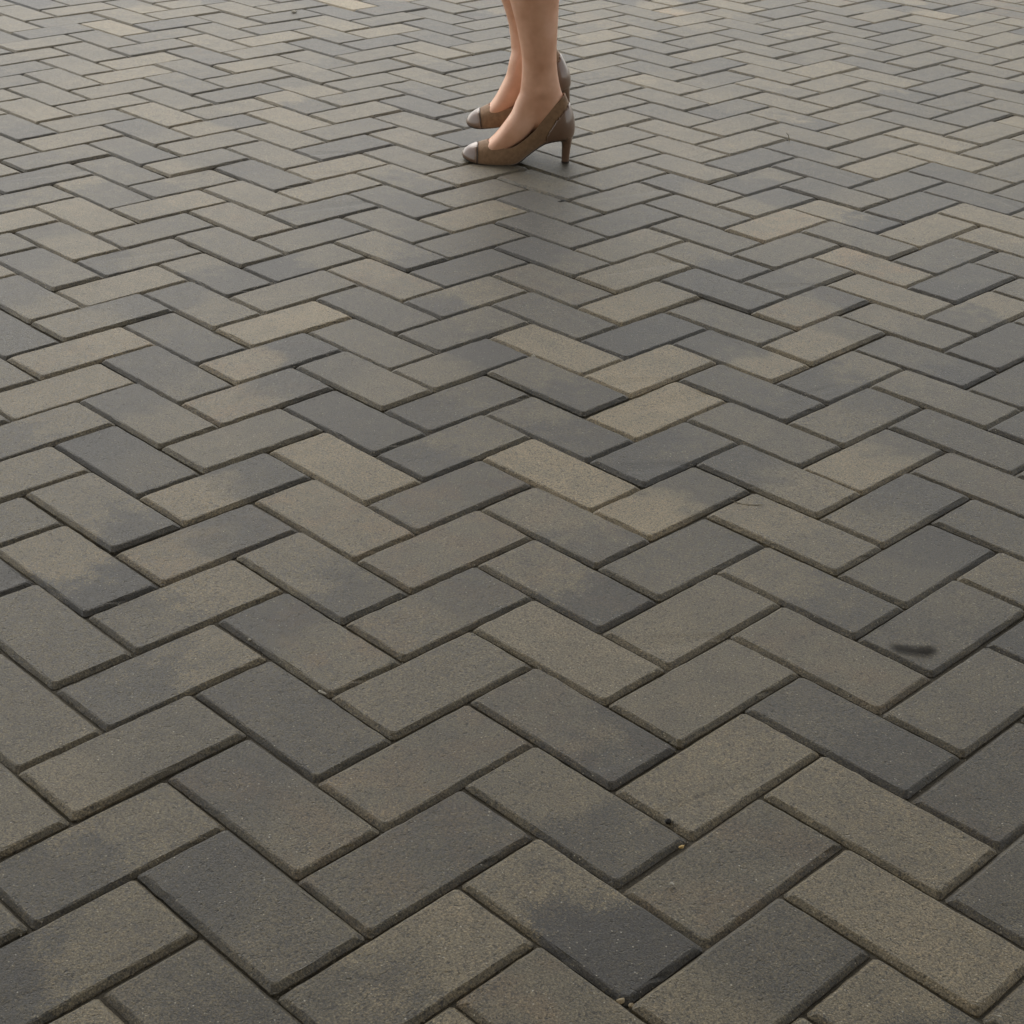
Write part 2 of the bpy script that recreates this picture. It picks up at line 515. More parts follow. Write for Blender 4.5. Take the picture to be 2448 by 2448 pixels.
# unseen wall behind the camera, added to darken the chamfers facing it
MAT_RENDER = canopy_material('brown_render', (0.24, 0.21, 0.165), (0.30, 0.26, 0.21))
added_building = empty('added_building', (0, -3.2, 0))
tag(added_building, 'added brown rendered wall behind the camera, unseen, blocking low sky light', 'added_building')
v_, f_ = [], []
box(v_, f_, -7.0, 7.0, -0.3, 0.0, -0.05, 4.6)
mesh_obj('wall', v_, f_, MAT_RENDER, added_building)
v_, f_ = [], []
box(v_, f_, -7.05, 7.05, -0.34, 0.04, 4.603, 4.72)
mesh_obj('coping', v_, f_, MAT_STEEL, added_building)
v_, f_ = [], []
box(v_, f_, -7.003, 7.003, 0.003, 0.03, -0.05, 0.35)
mesh_obj('plinth', v_, f_, MAT_STEEL, added_building)

# ------------------------------------------------------------------ materials of the walker
def skin_material():
    g = NT('skin')
    tc = g.n('ShaderNodeTexCoord')
    P = tc.outputs['Object']
    a = g.noise(P, 18.0, 3.0, 0.55)
    b = g.noise(P, 900.0, 2.0, 0.5)
    c = g.ramp(a, [(0.3, (0.64, 0.330, 0.205)), (0.55, (0.78, 0.450, 0.300)), (0.72, (0.85, 0.520, 0.375))])
    g.l(c, g.b.inputs['Base Color'])
    g.b.inputs['Roughness'].default_value = 0.45
    g.b.inputs['Subsurface Weight'].default_value = 0.08
    g.b.inputs['Subsurface Radius'].default_value = (0.012, 0.005, 0.003)
    g.b.inputs['Subsurface Scale'].default_value = 1.0
    g.l(g.bump(b, 0.15, 0.0006), g.b.inputs['Normal'])
    return g.m


def simple_material(name, c0, c1, scale, rough, coat=0.0, bump=0.0, bdist=0.0005, sheen=0.0, detail=3.0):
    g = NT(name)
    tc = g.n('ShaderNodeTexCoord')
    a = g.noise(tc.outputs['Object'], scale, detail, 0.6)
    g.l(g.ramp(a, [(0.3, c0), (0.7, c1)]), g.b.inputs['Base Color'])
    g.b.inputs['Roughness'].default_value = rough
    g.b.inputs['Coat Weight'].default_value = coat
    g.b.inputs['Coat Roughness'].default_value = 0.03
    g.b.inputs['Sheen Weight'].default_value = sheen
    if bump: g.l(g.bump(a, bump, bdist), g.b.inputs['Normal'])
    return g.m


MAT_SKIN = skin_material()

MAT_SUEDE = simple_material('tan_suede', (0.205, 0.118, 0.060), (0.285, 0.172, 0.092), 140.0, 0.85, 0.0, 0.3, 0.0004, 0.35)
MAT_PATENT = simple_material('taupe_patent_leather', (0.165, 0.096, 0.062), (0.205, 0.125, 0.082), 25.0, 0.34, 0.8)
MAT_TRIM = simple_material('dark_piping', (0.045, 0.030, 0.020), (0.060, 0.040, 0.028), 60.0, 0.4, 0.3)
MAT_GILT = simple_material('pale_piping', (0.34, 0.25, 0.17), (0.40, 0.30, 0.20), 60.0, 0.35, 0.4)
MAT_SOLE = simple_material('shoe_sole', (0.030, 0.022, 0.016), (0.045, 0.034, 0.026), 90.0, 0.7)
MAT_DRESS = simple_material('charcoal_wool', (0.030, 0.030, 0.033), (0.045, 0.044, 0.047), 420.0, 0.9, 0.0, 0.4, 0.0006, 0.2)
MAT_HAIR = simple_material('brown_hair', (0.030, 0.018, 0.010), (0.055, 0.034, 0.020), 60.0, 0.45)
MAT_EYE = simple_material('eye_white', (0.7, 0.68, 0.65), (0.75, 0.73, 0.7), 20.0, 0.2)

# ------------------------------------------------------------------ the walker: stance leg in view, the other leg swinging past behind it
BASE = Vector((-0.10, 2.295, 0.0))
FOOT_Y = 2.2365
SWING_Y = 2.356
PIVOT = Vector((-0.211, 0.0, 0.009))


def swing(p):
    """rigid move of the stance foot and shank to the swinging foot"""
    a = R_(10.0)
    dx, dz = p[0] - PIVOT.x, p[2] - PIVOT.z
    return Vector((-0.206 + dx * math.cos(a) - dz * math.sin(a), p[1], 0.043 + dx * math.sin(a) + dz * math.cos(a)))


def tube(bm, rings, n=28, e=1.0):
    """rings: (centre, radius a, radius b, direction a, direction b)"""
    loops = []
    for c, ra, rb, da, db in rings:
        loops.append([bm.verts.new(c + da * (ra * math.copysign(abs(math.cos(t)) ** e, math.cos(t))) + db * (rb * math.copysign(abs(math.sin(t)) ** e, math.sin(t))))
                      for t in (2 * math.pi * k / n for k in range(n))])
    for l0, l1 in zip(loops, loops[1:]):
        for k in range(n):
            bm.faces.new((l0[k], l0[(k + 1) % n], l1[(k + 1) % n], l1[k]))
    bm.faces.new(loops[0][::-1])
    bm.faces.new(loops[-1])


def spline(rows, m):
    """Catmull-Rom through rows of numbers, m steps per span"""
    r = [list(x) for x in rows]
    r = [[2 * a - b for a, b in zip(r[0], r[1])]] + r + [[2 * a - b for a, b in zip(r[-1], r[-2])]]
    out = []
    for k in range(1, len(r) - 2):
        for s in range(m):
            t = s / m
            out.append([0.5 * (2 * p1 + (p2 - p0) * t + (2 * p0 - 5 * p1 + 4 * p2 - p3) * t * t + (3 * p1 - p0 - 3 * p2 + p3) * t ** 3)
                        for p0, p1, p2, p3 in zip(r[k - 1], r[k], r[k + 1], r[k + 2])])
    out.append(r[-2])
    return out


X, Y, Z = Vector((1, 0, 0)), Vector((0, 1, 0)), Vector((0, 0, 1))
# shank: centre x, z, half depth, half width
SHANK = [(-0.034, 0.066, 0.032, 0.025), (-0.040, 0.085, 0.042, 0.0280), (-0.047, 0.106, 0.0450, 0.0258), (-0.0525, 0.130, 0.0455, 0.0284),
         (-0.0560, 0.152, 0.0405, 0.0315), (-0.0590, 0.185, 0.0360, 0.0300), (-0.0620, 0.2214, 0.0356, 0.0325), (-0.0683, 0.278, 0.0418, 0.0395),
         (-0.0746, 0.320, 0.0484, 0.0455), (-0.0820, 0.370, 0.0545, 0.0520), (-0.0870, 0.415, 0.0560, 0.0535), (-0.0930, 0.465, 0.0520, 0.0500)]
THIGH = [(-0.100, 0.520, 0.0530, 0.0500), (-0.100, 0.600, 0.0620, 0.0580), (-0.096, 0.700, 0.0730, 0.0690), (-0.092, 0.800, 0.0820, 0.0780), (-0.088, 0.900, 0.0880, 0.0850)]
INSTEP = [(-0.060, 0.150, 0.030, 0.026), (-0.0745, 0.116, 0.031, 0.0305), (-0.0885, 0.086, 0.0285, 0.0335), (-0.1080, 0.0610, 0.0260, 0.0345),
          (-0.1325, 0.0385, 0.0200, 0.0340), (-0.1560, 0.0235, 0.0150, 0.0310), (-0.1800, 0.0170, 0.0100, 0.0240), (-0.1950, 0.0150, 0.0060, 0.0130)]


def leg(bm, move, y0, y_hip, thigh):
    rings = []
    for cx, cz, ra, rb in spline(SHANK, 4):
        c = move(Vector((cx, 0, cz)))
        d = (move(Vector((cx + 1, 0, cz))) - c).normalized()
        f = max(0.0, (c.z - 0.15) / 0.75)
        rings.append((c + Y * (y0 + (y_hip - y0) * f), ra, rb, d, Y))
    for cx, cz, ra, rb in thigh:
        f = max(0.0, (cz - 0.15) / 0.75)
        rings.append((Vector((cx, y0 + (y_hip - y0) * f, cz)), ra, rb, X, Y))
    tube(bm, rings)
    pts = spline(INSTEP, 4)
    rings = []
    for k, (cx, cz, ra, rb) in enumerate(pts):
        a, b = pts[max(0, k - 1)], pts[min(len(pts) - 1, k + 1)]
        t = Vector((b[0] - a[0], 0, b[1] - a[1])).normalized()
        n_ = Vector((t.z, 0, -t.x))
        c = move(Vector((cx, 0, cz)))
        d = (move(Vector((cx, 0, cz)) + n_) - c).normalized()
        rings.append((c + Y * y0, ra, rb, d, Y))
    tube(bm, rings, 28, 0.78)
    for s in (-1, 1):                                          # ankle bones
        c = move(Vector((-0.060 - 0.004 * s, 0, 0.143 - 0.006 * s))) + Y * (y0 + s * 0.0205)
        bmesh.ops.create_uvsphere(bm, u_segments=16, v_segments=10, radius=0.0150, matrix=Matrix.Translation(c))


def limb(bm, rows, n=16):
    pts = [Vector(r[:3]) for r in rows]
    rings = []
    for k, r in enumerate(rows):
        t = (pts[min(len(pts) - 1, k + 1)] - pts[max(0, k - 1)]).normalized()
        a = t.cross(Y if abs(t.y) < 0.8 else X).normalized()
        b = t.cross(a).normalized()
        rings.append((pts[k], r[3], r[3], a, b))
    tube(bm, rings, n)


bm = bmesh.new()
leg(bm, lambda p: p.copy(), FOOT_Y, 2.222, THIGH)
leg(bm, swing, SWING_Y, 2.370, [(-0.170, 0.555, 0.053, 0.050), (-0.155, 0.640, 0.062, 0.058), (-0.130, 0.730, 0.072, 0.069), (-0.108, 0.820, 0.082, 0.078), (-0.092, 0.905, 0.088, 0.085)])
CX, CY = -0.090, 2.296
tube(bm, [(Vector((CX + dx, CY, z)), ra, rb, X, Y) for dx, z, ra, rb in spline(
    [(0.008, 0.82, 0.070, 0.110), (0.008, 0.88, 0.100, 0.160), (0.006, 0.97, 0.102, 0.168), (0, 1.08, 0.082, 0.128), (-0.004, 1.20, 0.098, 0.138),
     (-0.004, 1.30, 0.100, 0.160), (0, 1.38, 0.075, 0.150), (0.004, 1.415, 0.055, 0.085), (-0.004, 1.45, 0.048, 0.050), (-0.012, 1.53, 0.048, 0.047)], 4)], 36)
HEAD = Vector((CX - 0.022, CY, 1.605))
bmesh.ops.create_uvsphere(bm, u_segments=32, v_segments=24, radius=1.0, matrix=Matrix.Translation(HEAD) @ Matrix.Diagonal((0.088, 0.073, 0.112, 1)))
bmesh.ops.create_uvsphere(bm, u_segments=24, v_segments=16, radius=1.0, matrix=Matrix.Translation(HEAD + Vector((-0.035, 0, -0.062))) @ Matrix.Diagonal((0.050, 0.048, 0.046, 1)))
limb(bm, [(HEAD.x - 0.080, CY, HEAD.z + 0.010, 0.006), (HEAD.x - 0.094, CY, HEAD.z - 0.012, 0.009), (HEAD.x - 0.100, CY, HEAD.z - 0.028, 0.011), (HEAD.x - 0.085, CY, HEAD.z - 0.036, 0.010)])
limb(bm, [(HEAD.x - 0.079, CY - 0.020, HEAD.z - 0.062, 0.005), (HEAD.x - 0.087, CY, HEAD.z - 0.062, 0.008), (HEAD.x - 0.079, CY + 0.020, HEAD.z - 0.062, 0.005)])
for s in (-1, 1):
    limb(bm, [(HEAD.x + 0.006, CY + s * 0.068, HEAD.z - 0.030, 0.007), (HEAD.x + 0.012, CY + s * 0.078, HEAD.z - 0.005, 0.010), (HEAD.x + 0.008, CY + s * 0.076, HEAD.z + 0.022, 0.008)])
    sw = 0.07 * s                                              # the arms swing against the legs
    limb(bm, [(CX, CY + s * 0.13, 1.372, 0.045), (CX + 0.002, CY + s * 0.172, 1.355, 0.047), (CX + 0.3 * sw, CY + s * 0.195, 1.26, 0.040), (CX + 0.7 * sw, CY + s * 0.205, 1.13, 0.036),
              (CX + sw - 0.01, CY + s * 0.208, 1.07, 0.034), (CX + sw - 0.05, CY + s * 0.205, 0.97, 0.030), (CX + sw - 0.085, CY + s * 0.20, 0.87, 0.021), (CX + sw - 0.095, CY + s * 0.20, 0.845, 0.022)])
    w = Vector((CX + sw - 0.095, CY + s * 0.20, 0.845))
    tube(bm, [(w + Vector((-0.1 * d, 0, -d)), ra, rb, X, Y) for d, ra, rb in ((-0.02, 0.020, 0.016), (0.02, 0.030, 0.014), (0.06, 0.036, 0.013), (0.082, 0.034, 0.011))], 16)
    for k, (dx, ln) in enumerate(((-0.030, 0.062), (-0.012, 0.072), (0.007, 0.067), (0.025, 0.052))):
        q = w + Vector((dx - 0.008, 0, -0.078))
        limb(bm, [(q.x, q.y, q.z, 0.0085), (q.x - 0.003, q.y - s * 0.006, q.z - ln * 0.45, 0.008), (q.x - 0.004, q.y - s * 0.018, q.z - ln * 0.75, 0.0072), (q.x - 0.004, q.y - s * 0.030, q.z - ln * 0.95, 0.006)], 10)
    limb(bm, [(w.x - 0.026, w.y, w.z - 0.020, 0.012), (w.x - 0.046, w.y - s * 0.010, w.z - 0.048, 0.010), (w.x - 0.052, w.y - s * 0.018, w.z - 0.072, 0.0085), (w.x - 0.050, w.y - s * 0.022, w.z - 0.088, 0.007)], 10)
me = bpy.data.meshes.new('body_source')
bm.normal_update()
bmesh.ops.recalc_face_normals(bm, faces=bm.faces)
bm.to_mesh(me)
bm.free()
src = bpy.data.objects.new('body_source', me)
col.objects.link(src)
md = src.modifiers.new('union', 'REMESH')
md.mode = 'VOXEL'
md.voxel_size = 0.0042
md = src.modifiers.new('smooth', 'SMOOTH')
md.factor = 0.5
md.iterations = 7
dg = bpy.context.evaluated_depsgraph_get()
body_me = bpy.data.meshes.new_from_object(src.evaluated_get(dg))
bpy.data.objects.remove(src)
bpy.data.meshes.remove(me)
body_me.transform(Matrix.Translation(-BASE))
body_me.polygons.foreach_set('use_smooth', [True] * len(body_me.polygons))
body_me.materials.clear()
body_me.materials.append(MAT_SKIN)
body_me.name = 'body'

person = empty('person', BASE)
tag(person, 'bare-legged person in tan high-heeled pumps walking left across the pavers', 'person')
body = bpy.data.objects.new('body', body_me)
col.objects.link(body)
body.parent = person
tag(body, 'bare lower leg and foot, the other leg swinging past behind')


def cloth(name, rows, mat, thick, parent, n=64, folds=0.0, closed_top=False):
    v, f = [], []
    for k, (cx, cy, z, ra, rb) in enumerate(rows):
        g_ = folds * (1 - k / (len(rows) - 1))
        for i in range(n):
            t = 2 * math.pi * i / n
            w_ = 1 + g_ * math.sin(7 * t + 0.4 * k) * 0.5 + g_ * math.sin(11 * t + 1.3) * 0.35
            v.append(Vector((cx + ra * w_ * math.cos(t), cy + rb * w_ * math.sin(t), z)) - BASE)
    for k in range(len(rows) - 1):
        for i in range(n):
            j = (i + 1) % n
            f.append((k * n + i, k * n + j, (k + 1) * n + j, (k + 1) * n + i))
    if closed_top: f.append(tuple(range((len(rows) - 1) * n, len(rows) * n)))
    o = mesh_obj(name, v, f, mat, parent, True)
    m = o.modifiers.new('thickness', 'SOLIDIFY')
    m.thickness = thick
    return o


dress = cloth('dress', spline([(-0.125, CY, 0.575, 0.150, 0.172), (-0.120, CY, 0.66, 0.150, 0.176), (-0.108, CY, 0.78, 0.142, 0.180), (-0.086, CY, 0.92, 0.118, 0.184),
                               (-0.086, CY, 0.99, 0.112, 0.176), (-0.090, CY, 1.08, 0.092, 0.138), (-0.094, CY, 1.20, 0.108, 0.148), (-0.094, CY, 1.30, 0.110, 0.170),
                               (-0.090, CY, 1.375, 0.086, 0.160), (-0.088, CY, 1.400, 0.072, 0.120)], 5), MAT_DRESS, 0.003, person, 72, 0.02)
hv, hf = [], []
NH, MH = 28, 14
for a in range(MH + 1):
    ph = math.pi * 0.80 * a / MH
    for b in range(NH):
        th = 2 * math.pi * b / NH
        front = max(0.0, -math.cos(th))
        p_ = min(ph, math.pi * (0.80 - 0.48 * front ** 0.6))
        rr = 1.0 + 0.02 * math.sin(9 * th) * math.sin(p_)
        hv.append(HEAD + Vector((0.101 * rr * math.sin(p_) * math.cos(th) + 0.010, 0.085 * rr * math.sin(p_) * math.sin(th), 0.122 * math.cos(p_) + 0.004)) - BASE)
for a in range(MH):
    for b in range(NH):
        c_ = (b + 1) % NH
        hf.append((a * NH + b, a * NH + c_, (a + 1) * NH + c_, (a + 1) * NH + b)[::-1])
hair = mesh_obj('hair', hv, hf, MAT_HAIR, person, True)
hair.modifiers.new('thickness', 'SOLIDIFY').thickness = 0.006
for s in (-1, 1):
    bm = bmesh.new()
    bmesh.ops.create_uvsphere(bm, u_segments=16, v_segments=10, radius=0.0115, matrix=Matrix.Translation(HEAD + Vector((-0.073, s * 0.031, 0.004)) - BASE))
    me = bpy.data.meshes.new('eye'); bm.to_mesh(me); bm.free()
    me.materials.append(MAT_EYE)
    me.polygons.foreach_set('use_smooth', [True] * len(me.polygons))
    o = bpy.data.objects.new('eye', me); col.objects.link(o); o.parent = person

# ------------------------------------------------------------------ the pumps
# sole edge: x, half width, z of the sole; topline: x, half width, z
FEATHER = [(-0.2115, 0.0, 0.0105), (-0.2085, 0.010, 0.0085), (-0.202, 0.0185, 0.0058), (-0.190, 0.0275, 0.0030), (-0.172, 0.0350, 0.0012), (-0.148, 0.0385, 0.0006), (-0.122, 0.0375, 0.0006),
           (-0.104, 0.0335, 0.0020), (-0.090, 0.0295, 0.0095), (-0.075, 0.0262, 0.0220), (-0.058, 0.0245, 0.0350), (-0.0426, 0.0245, 0.0450), (-0.025, 0.0255, 0.0505), (-0.008, 0.0240, 0.0530),
           (0.004, 0.0175, 0.0545), (0.0105, 0.0090, 0.0550), (0.0125, 0.0, 0.0552)]
TOPLINE = [(-0.1600, 0.0, 0.0430), (-0.1585, 0.0090, 0.0420), (-0.1540, 0.0185, 0.0400), (-0.1450, 0.0268, 0.0372), (-0.1330, 0.0312, 0.0345), (-0.1190, 0.0330, 0.0345), (-0.1030, 0.0330, 0.0400),
           (-0.0900, 0.0318, 0.0492), (-0.0770, 0.0312, 0.0600), (-0.0640, 0.0304, 0.0730), (-0.0520, 0.0300, 0.0890), (-0.0410, 0.0272, 0.1030), (-0.0300, 0.0245, 0.1170), (-0.0200, 0.0205, 0.1290),
           (-0.0120, 0.0150, 0.1370), (-0.0072, 0.0075, 0.1410), (-0.0060, 0.0, 0.1418)]


def shoe_grid():
    fa, ta = spline(FEATHER, 5), spline(TOPLINE, 5)
    n = len(fa)
    loop_f = [Vector((a[0], -a[1], a[2])) for a in fa] + [Vector((a[0], a[1], a[2])) for a in fa[-2:0:-1]]
    loop_t = [Vector((a[0], -a[1], a[2])) for a in ta] + [Vector((a[0], a[1], a[2])) for a in ta[-2:0:-1]]
    N, M = len(loop_f), 22
    rows = []
    for m in range(M + 1):
        h = m / M
        row = []
        for k in range(N):
            p, q = loop_f[k], loop_t[k]
            tan = (loop_f[(k + 1) % N] - loop_f[k - 1])
            out = Vector((tan.y, -tan.x, 0))
            out = out.normalized() if out.length > 1e-9 else Vector((-1, 0, 0))
            toe = max(0.0, min(1.0, (-0.150 - p.x) / 0.045))
            heel = max(0.0, min(1.0, (p.x + 0.050) / 0.055))
            bulge = math.sin(math.pi * h ** 0.8)
            v = p.lerp(q, h)
            v += out * (0.0035 * bulge * (1 - toe) + 0.0055 * heel * math.sin(math.pi * h ** 0.72) + 0.0022 * toe * math.sin(math.pi * h))
            v.z += 0.0088 * toe * math.sin(math.pi * min(1.0, h ** 0.62)) * (1 - 0.25 * h)
            row.append(v)
        rows.append(row)
    return rows, N, M


def build_shoe(move, y0, label):
    place = lambda p: move(Vector(p)) + Y * y0 - BASE
    rows, N, M = shoe_grid()
    idx = lambda m, k: m * N + k % N
    verts = [place(v) for r in rows for v in r]
    loc = [v for r in rows for v in r]
    sets = {'upper': [], 'toe_cap': [], 'heel_counter': []}
    for m in range(M):
        for k in range(N):
            f = (idx(m, k), idx(m, k + 1), idx(m + 1, k + 1), idx(m + 1, k))
            c = sum((loc[i] for i in f), Vector()) / 4
            seam = -0.041 + 0.020 * max(0.0, (c.z - 0.048) / 0.045) ** 1.6
            if c.x < -0.1800: part = 'toe_cap'
            elif c.x > seam and c.z < 0.128 and m / M < 0.86: part = 'heel_counter'
            else: part = 'upper'
            sets[part].append(f)

    def sub(name, faces, mat, parent, thick, off):
        used = sorted({i for f in faces for i in f})
        mp = {i: n for n, i in enumerate(used)}
        o = mesh_obj(name, [verts[i] for i in used], [tuple(mp[i] for i in f) for f in faces], mat, parent, True)
        s = o.modifiers.new('thickness', 'SOLIDIFY')
        s.thickness, s.offset = thick, off
        return o
    shoe = sub('shoe', sets['upper'], MAT_SUEDE, person, 0.0014, -1)
    tag(shoe, label)
    sub('toe_cap', sets['toe_cap'], MAT_PATENT, shoe, 0.0022, 0.3)
    sub('heel_counter', sets['heel_counter'], MAT_PATENT, shoe, 0.0022, 0.3)
    # piping over the cap seam: a ribbon that follows the upper
    for nm, x0, x1, mat, up in (('piping', -0.1812, -0.1788, MAT_TRIM, 0.0009), ('piping', -0.1836, -0.1818, MAT_GILT, 0.0008)):
        for side in (0,):
            ring = []
            for m in range(M + 1):
                for half in (0, 1):
                    ks = range(0, N // 2) if half == 0 else range(N - 1, N // 2, -1)
                    prev = None
                    for k in ks:
                        a = loc[idx(m, k)]
                        if prev is not None and prev.x < (x0 + x1) / 2 <= a.x:
                            t = ((x0 + x1) / 2 - prev.x) / (a.x - prev.x)
                            ring.append((half, m, prev.lerp(a, t)))
                        prev = a
            left = [p for h, m, p in sorted(((h, m, p) for h, m, p in ring if h == 0), key=lambda q: q[1])]
            right = [p for h, m, p in sorted(((h, m, p) for h, m, p in ring if h == 1), key=lambda q: -q[1])]
            path = left + right
            if len(path) > 4:
                ctr = Vector((path[0].x, 0, 0.010))
                v, f = [], []
                hw = (x1 - x0) / 2
                for i, p in enumerate(path):
                    o_ = (p - ctr)
                    o_.x = 0
                    o_.normalize()
                    for dx, du in ((-hw, -0.0006), (-hw * 0.6, up + 0.0008), (hw * 0.6, up + 0.0008), (hw, -0.0006)):
                        v.append(place(p + Vector((dx, 0, 0)) + o_ * du))
                for i in range(len(path) - 1):
                    for j in range(3):
                        a = i * 4 + j
                        f.append((a, a + 1, a + 5, a + 4))
                mesh_obj(nm, v, f, mat, shoe, True)
    # sole: thin slab inside the sole edge
    fl = rows[0]
    v, f = [], []
    for dz, sc in ((0.0012, 0.985), (-0.0004, 1.0), (-0.0026, 0.985)):
        for p in fl:
            v.append(place((p.x, p.y * sc, max(0.0002 if dz < 0 else 0.001, p.z + dz))))
    for r in range(2):
        for k in range(N):
            f.append((r * N + k, (r + 1) * N + k, (r + 1) * N + (k + 1) % N, r * N + (k + 1) % N))
    h = N // 2
    for base in (0, 2 * N):
        for k in range(h):
            a, b, c, d = base + k, base + k + 1, base + (N - k - 1) % N, base + (N - k) % N
            q = (a, b, c, d) if len({a, b, c, d}) == 4 else tuple(dict.fromkeys((a, b, c, d)))
            if len(q) >= 3: f.append(q if base else q[::-1])
    mesh_obj('sole', v, f, MAT_SOLE, shoe, False)
    # heel: seat, curved breast, straight back, small top piece
    prof = [(0.0590, -0.0400, 0.0122, 0.0248), (0.0550, -0.0385, 0.0135, 0.0238), (0.0515, -0.0220, 0.0134, 0.0212), (0.0480, -0.0118, 0.0128, 0.0172), (0.0430, -0.0090, 0.0118, 0.0138),
            (0.0320, -0.0080, 0.0104, 0.0110), (0.0160, -0.0076, 0.0089, 0.0093), (0.0042, -0.0074, 0.0082, 0.0086)]
    v, f = [], []
    n = 28
    for z, xf, xb, w in prof:
        cx, rx = (xf + xb) / 2, (xb - xf) / 2
        tilt = 0.30 if z > 0.045 else 0.30 * max(0.0, (z - 0.03) / 0.015)
        for i in range(n):
            t = 2 * math.pi * i / n
            ct, st = math.cos(t), math.sin(t)
            e = 0.75
            px = cx + rx * math.copysign(abs(ct) ** e, ct)
            py = w * math.copysign(abs(st) ** e, st)
            v.append(place((px, py, z + tilt * 0.55 * (px - cx) * (1 if z > 0.04 else 0.3))))
    for r in range(len(prof) - 1):
        for i in range(n):
            f.append((r * n + i, (r + 1) * n + i, (r + 1) * n + (i + 1) % n, r * n + (i + 1) % n))
    f.append(tuple(range(n)))
    hl = mesh_obj('heel', v, f, MAT_PATENT, shoe, True)
    v, f = [], []
    for z, k in ((0.0042, 0.97), (0.0004, 1.0)):
        for i in range(n):
            t = 2 * math.pi * i / n
            v.append(place((0.0004 + 0.0080 * k * math.copysign(abs(math.cos(t)) ** 0.75, math.cos(t)), 0.0086 * k * math.copysign(abs(math.sin(t)) ** 0.75, math.sin(t)), z)))
    f = [(i, n + i, n + (i + 1) % n, (i + 1) % n) for i in range(n)] + [tuple(range(n)), tuple(range(n, 2 * n))[::-1]]
    mesh_obj('heel_tip', v, f, MAT_SOLE, shoe, False)
    return shoe


build_shoe(lambda p: p.copy(), FOOT_Y, 'tan suede pump with shiny toe cap, planted on the pavers')
build_shoe(swing, SWING_Y, 'tan pump lifted behind the standing leg')

# ------------------------------------------------------------------ crumbs and scraps on the paving
MAT_PALE = simple_material('pale_stone', (0.32, 0.30, 0.25), (0.50, 0.47, 0.40), 300.0, 0.8, 0, 0.5, 0.001)
MAT_TANST = simple_material('tan_grit', (0.26, 0.20, 0.12), (0.46, 0.38, 0.25), 400.0, 0.9, 0, 0.5, 0.001)
MAT_YELL = simple_material('yellow_scrap', (0.45, 0.30, 0.10), (0.58, 0.42, 0.18), 300.0, 0.7)
MAT_BLACK = simple_material('black_grit', (0.008, 0.007, 0.006), (0.018, 0.016, 0.013), 300.0, 0.8)
MAT_STRAW = simple_material('dry_straw', (0.16, 0.14, 0.09), (0.24, 0.21, 0.14), 200.0, 0.8)


def grit(name, x, y, z, sx, sy, sz, rot, mat, label, cat, seed, group=None):
    bm = bmesh.new()
    bmesh.ops.create_icosphere(bm, subdivisions=2, radius=1.0)
    rng = random.Random(seed)
    o_ = Vector((rng.uniform(0, 50), rng.uniform(0, 50), rng.uniform(0, 50)))
    for v in bm.verts:
        v.co *= 1 + 0.55 * mnoise.noise(v.co * 1.3 + o_)
        v.co = Vector((v.co.x * sx, v.co.y * sy, v.co.z * sz))
    me = bpy.data.meshes.new(name)
    bm.to_mesh(me); bm.free()
    me.materials.append(mat)
    o = bpy.data.objects.new(name, me)
    o.location = (x, y, z)
    o.rotation_euler = (0, 0, rot)
    col.objects.link(o)
    return tag(o, label, cat, group)


grit('pebble', -0.7242, 3.614, 0.003, 0.0085, 0.005, 0.0035, 0.1, MAT_PALE, 'white pebble lying on far pavers left of the walking legs', 'pebble', 1)
grit('stone_sliver', -0.2908, 0.2887, 0.0, 0.0055, 0.0013, 0.0013, -0.62, MAT_PALE, 'thin white stone sliver caught in a joint left of centre', 'stone chip', 2)
grit('black_crumb', 0.0506, 0.0955, -0.001, 0.0032, 0.0024, 0.0026, 0.7, MAT_BLACK, 'black crumb in the joint near the bottom of the picture', 'crumb', 3)
grit('yellow_scrap', 0.0605, 0.0599, -0.001, 0.0030, 0.0018, 0.0016, 0.6, MAT_YELL, 'yellow scrap beside the joint just below the black crumb', 'scrap', 4)
grit('tan_crumb', -0.0050, -0.1350, -0.002, 0.0038, 0.0028, 0.0024, 0.2, MAT_TANST, 'larger tan crumb at a joint crossing by the bottom edge', 'crumb', 5)
grit('tan_crumb', 0.0035, -0.1385, -0.003, 0.0026, 0.0020, 0.0020, 1.0, MAT_TANST, 'smaller tan crumb right beside the larger one by the bottom edge', 'crumb', 6)
grit('stone_crumb', -0.0695, 1.2005, 0.0, 0.0032, 0.0026, 0.0026, 0.0, MAT_PALE, 'pale crumb on the joint below the pale brick near centre', 'crumb', 7)
grit('white_speck', 0.0472, 0.0067, 0.0005, 0.0021, 0.0019, 0.0014, 0.0, MAT_PALE, 'white speck on a brown brick below the yellow scrap', 'stone chip', 8)
grit('dark_clod', -0.0115, 1.9766, -0.002, 0.0100, 0.0050, 0.0040, 0.5, MAT_BLACK, 'dark clod in the joint in front of the shoe heel', 'clod', 9)
grit('pale_chip', -0.1019, 1.9203, -0.001, 0.0050, 0.0030, 0.0018, -0.6, MAT_TANST, 'pale chip in the joint in front of the planted shoe', 'stone chip', 10)
grit('stone_chip', -0.3797, 0.3864, -0.001, 0.0020, 0.0015, 0.0014, 0.4, MAT_PALE, 'small pale chip in the joint at the left, above the white sliver', 'stone chip', 11)
grit('stone_chip', 0.2984, -0.1397, -0.002, 0.0046, 0.0016, 0.0014, -0.3, MAT_PALE, 'long pale chip at the lower right corner of the picture', 'stone chip', 12)


def stalk(name, pts, r, label, cat):
    bm = bmesh.new()
    limb(bm, [(*p, r * (1.0 if 0 < k < len(pts) - 1 else 0.5)) for k, p in enumerate(pts)], 6)
    me = bpy.data.meshes.new(name); bm.to_mesh(me); bm.free()
    me.materials.append(MAT_STRAW)
    o = bpy.data.objects.new(name, me); col.objects.link(o)
    return tag(o, label, cat)


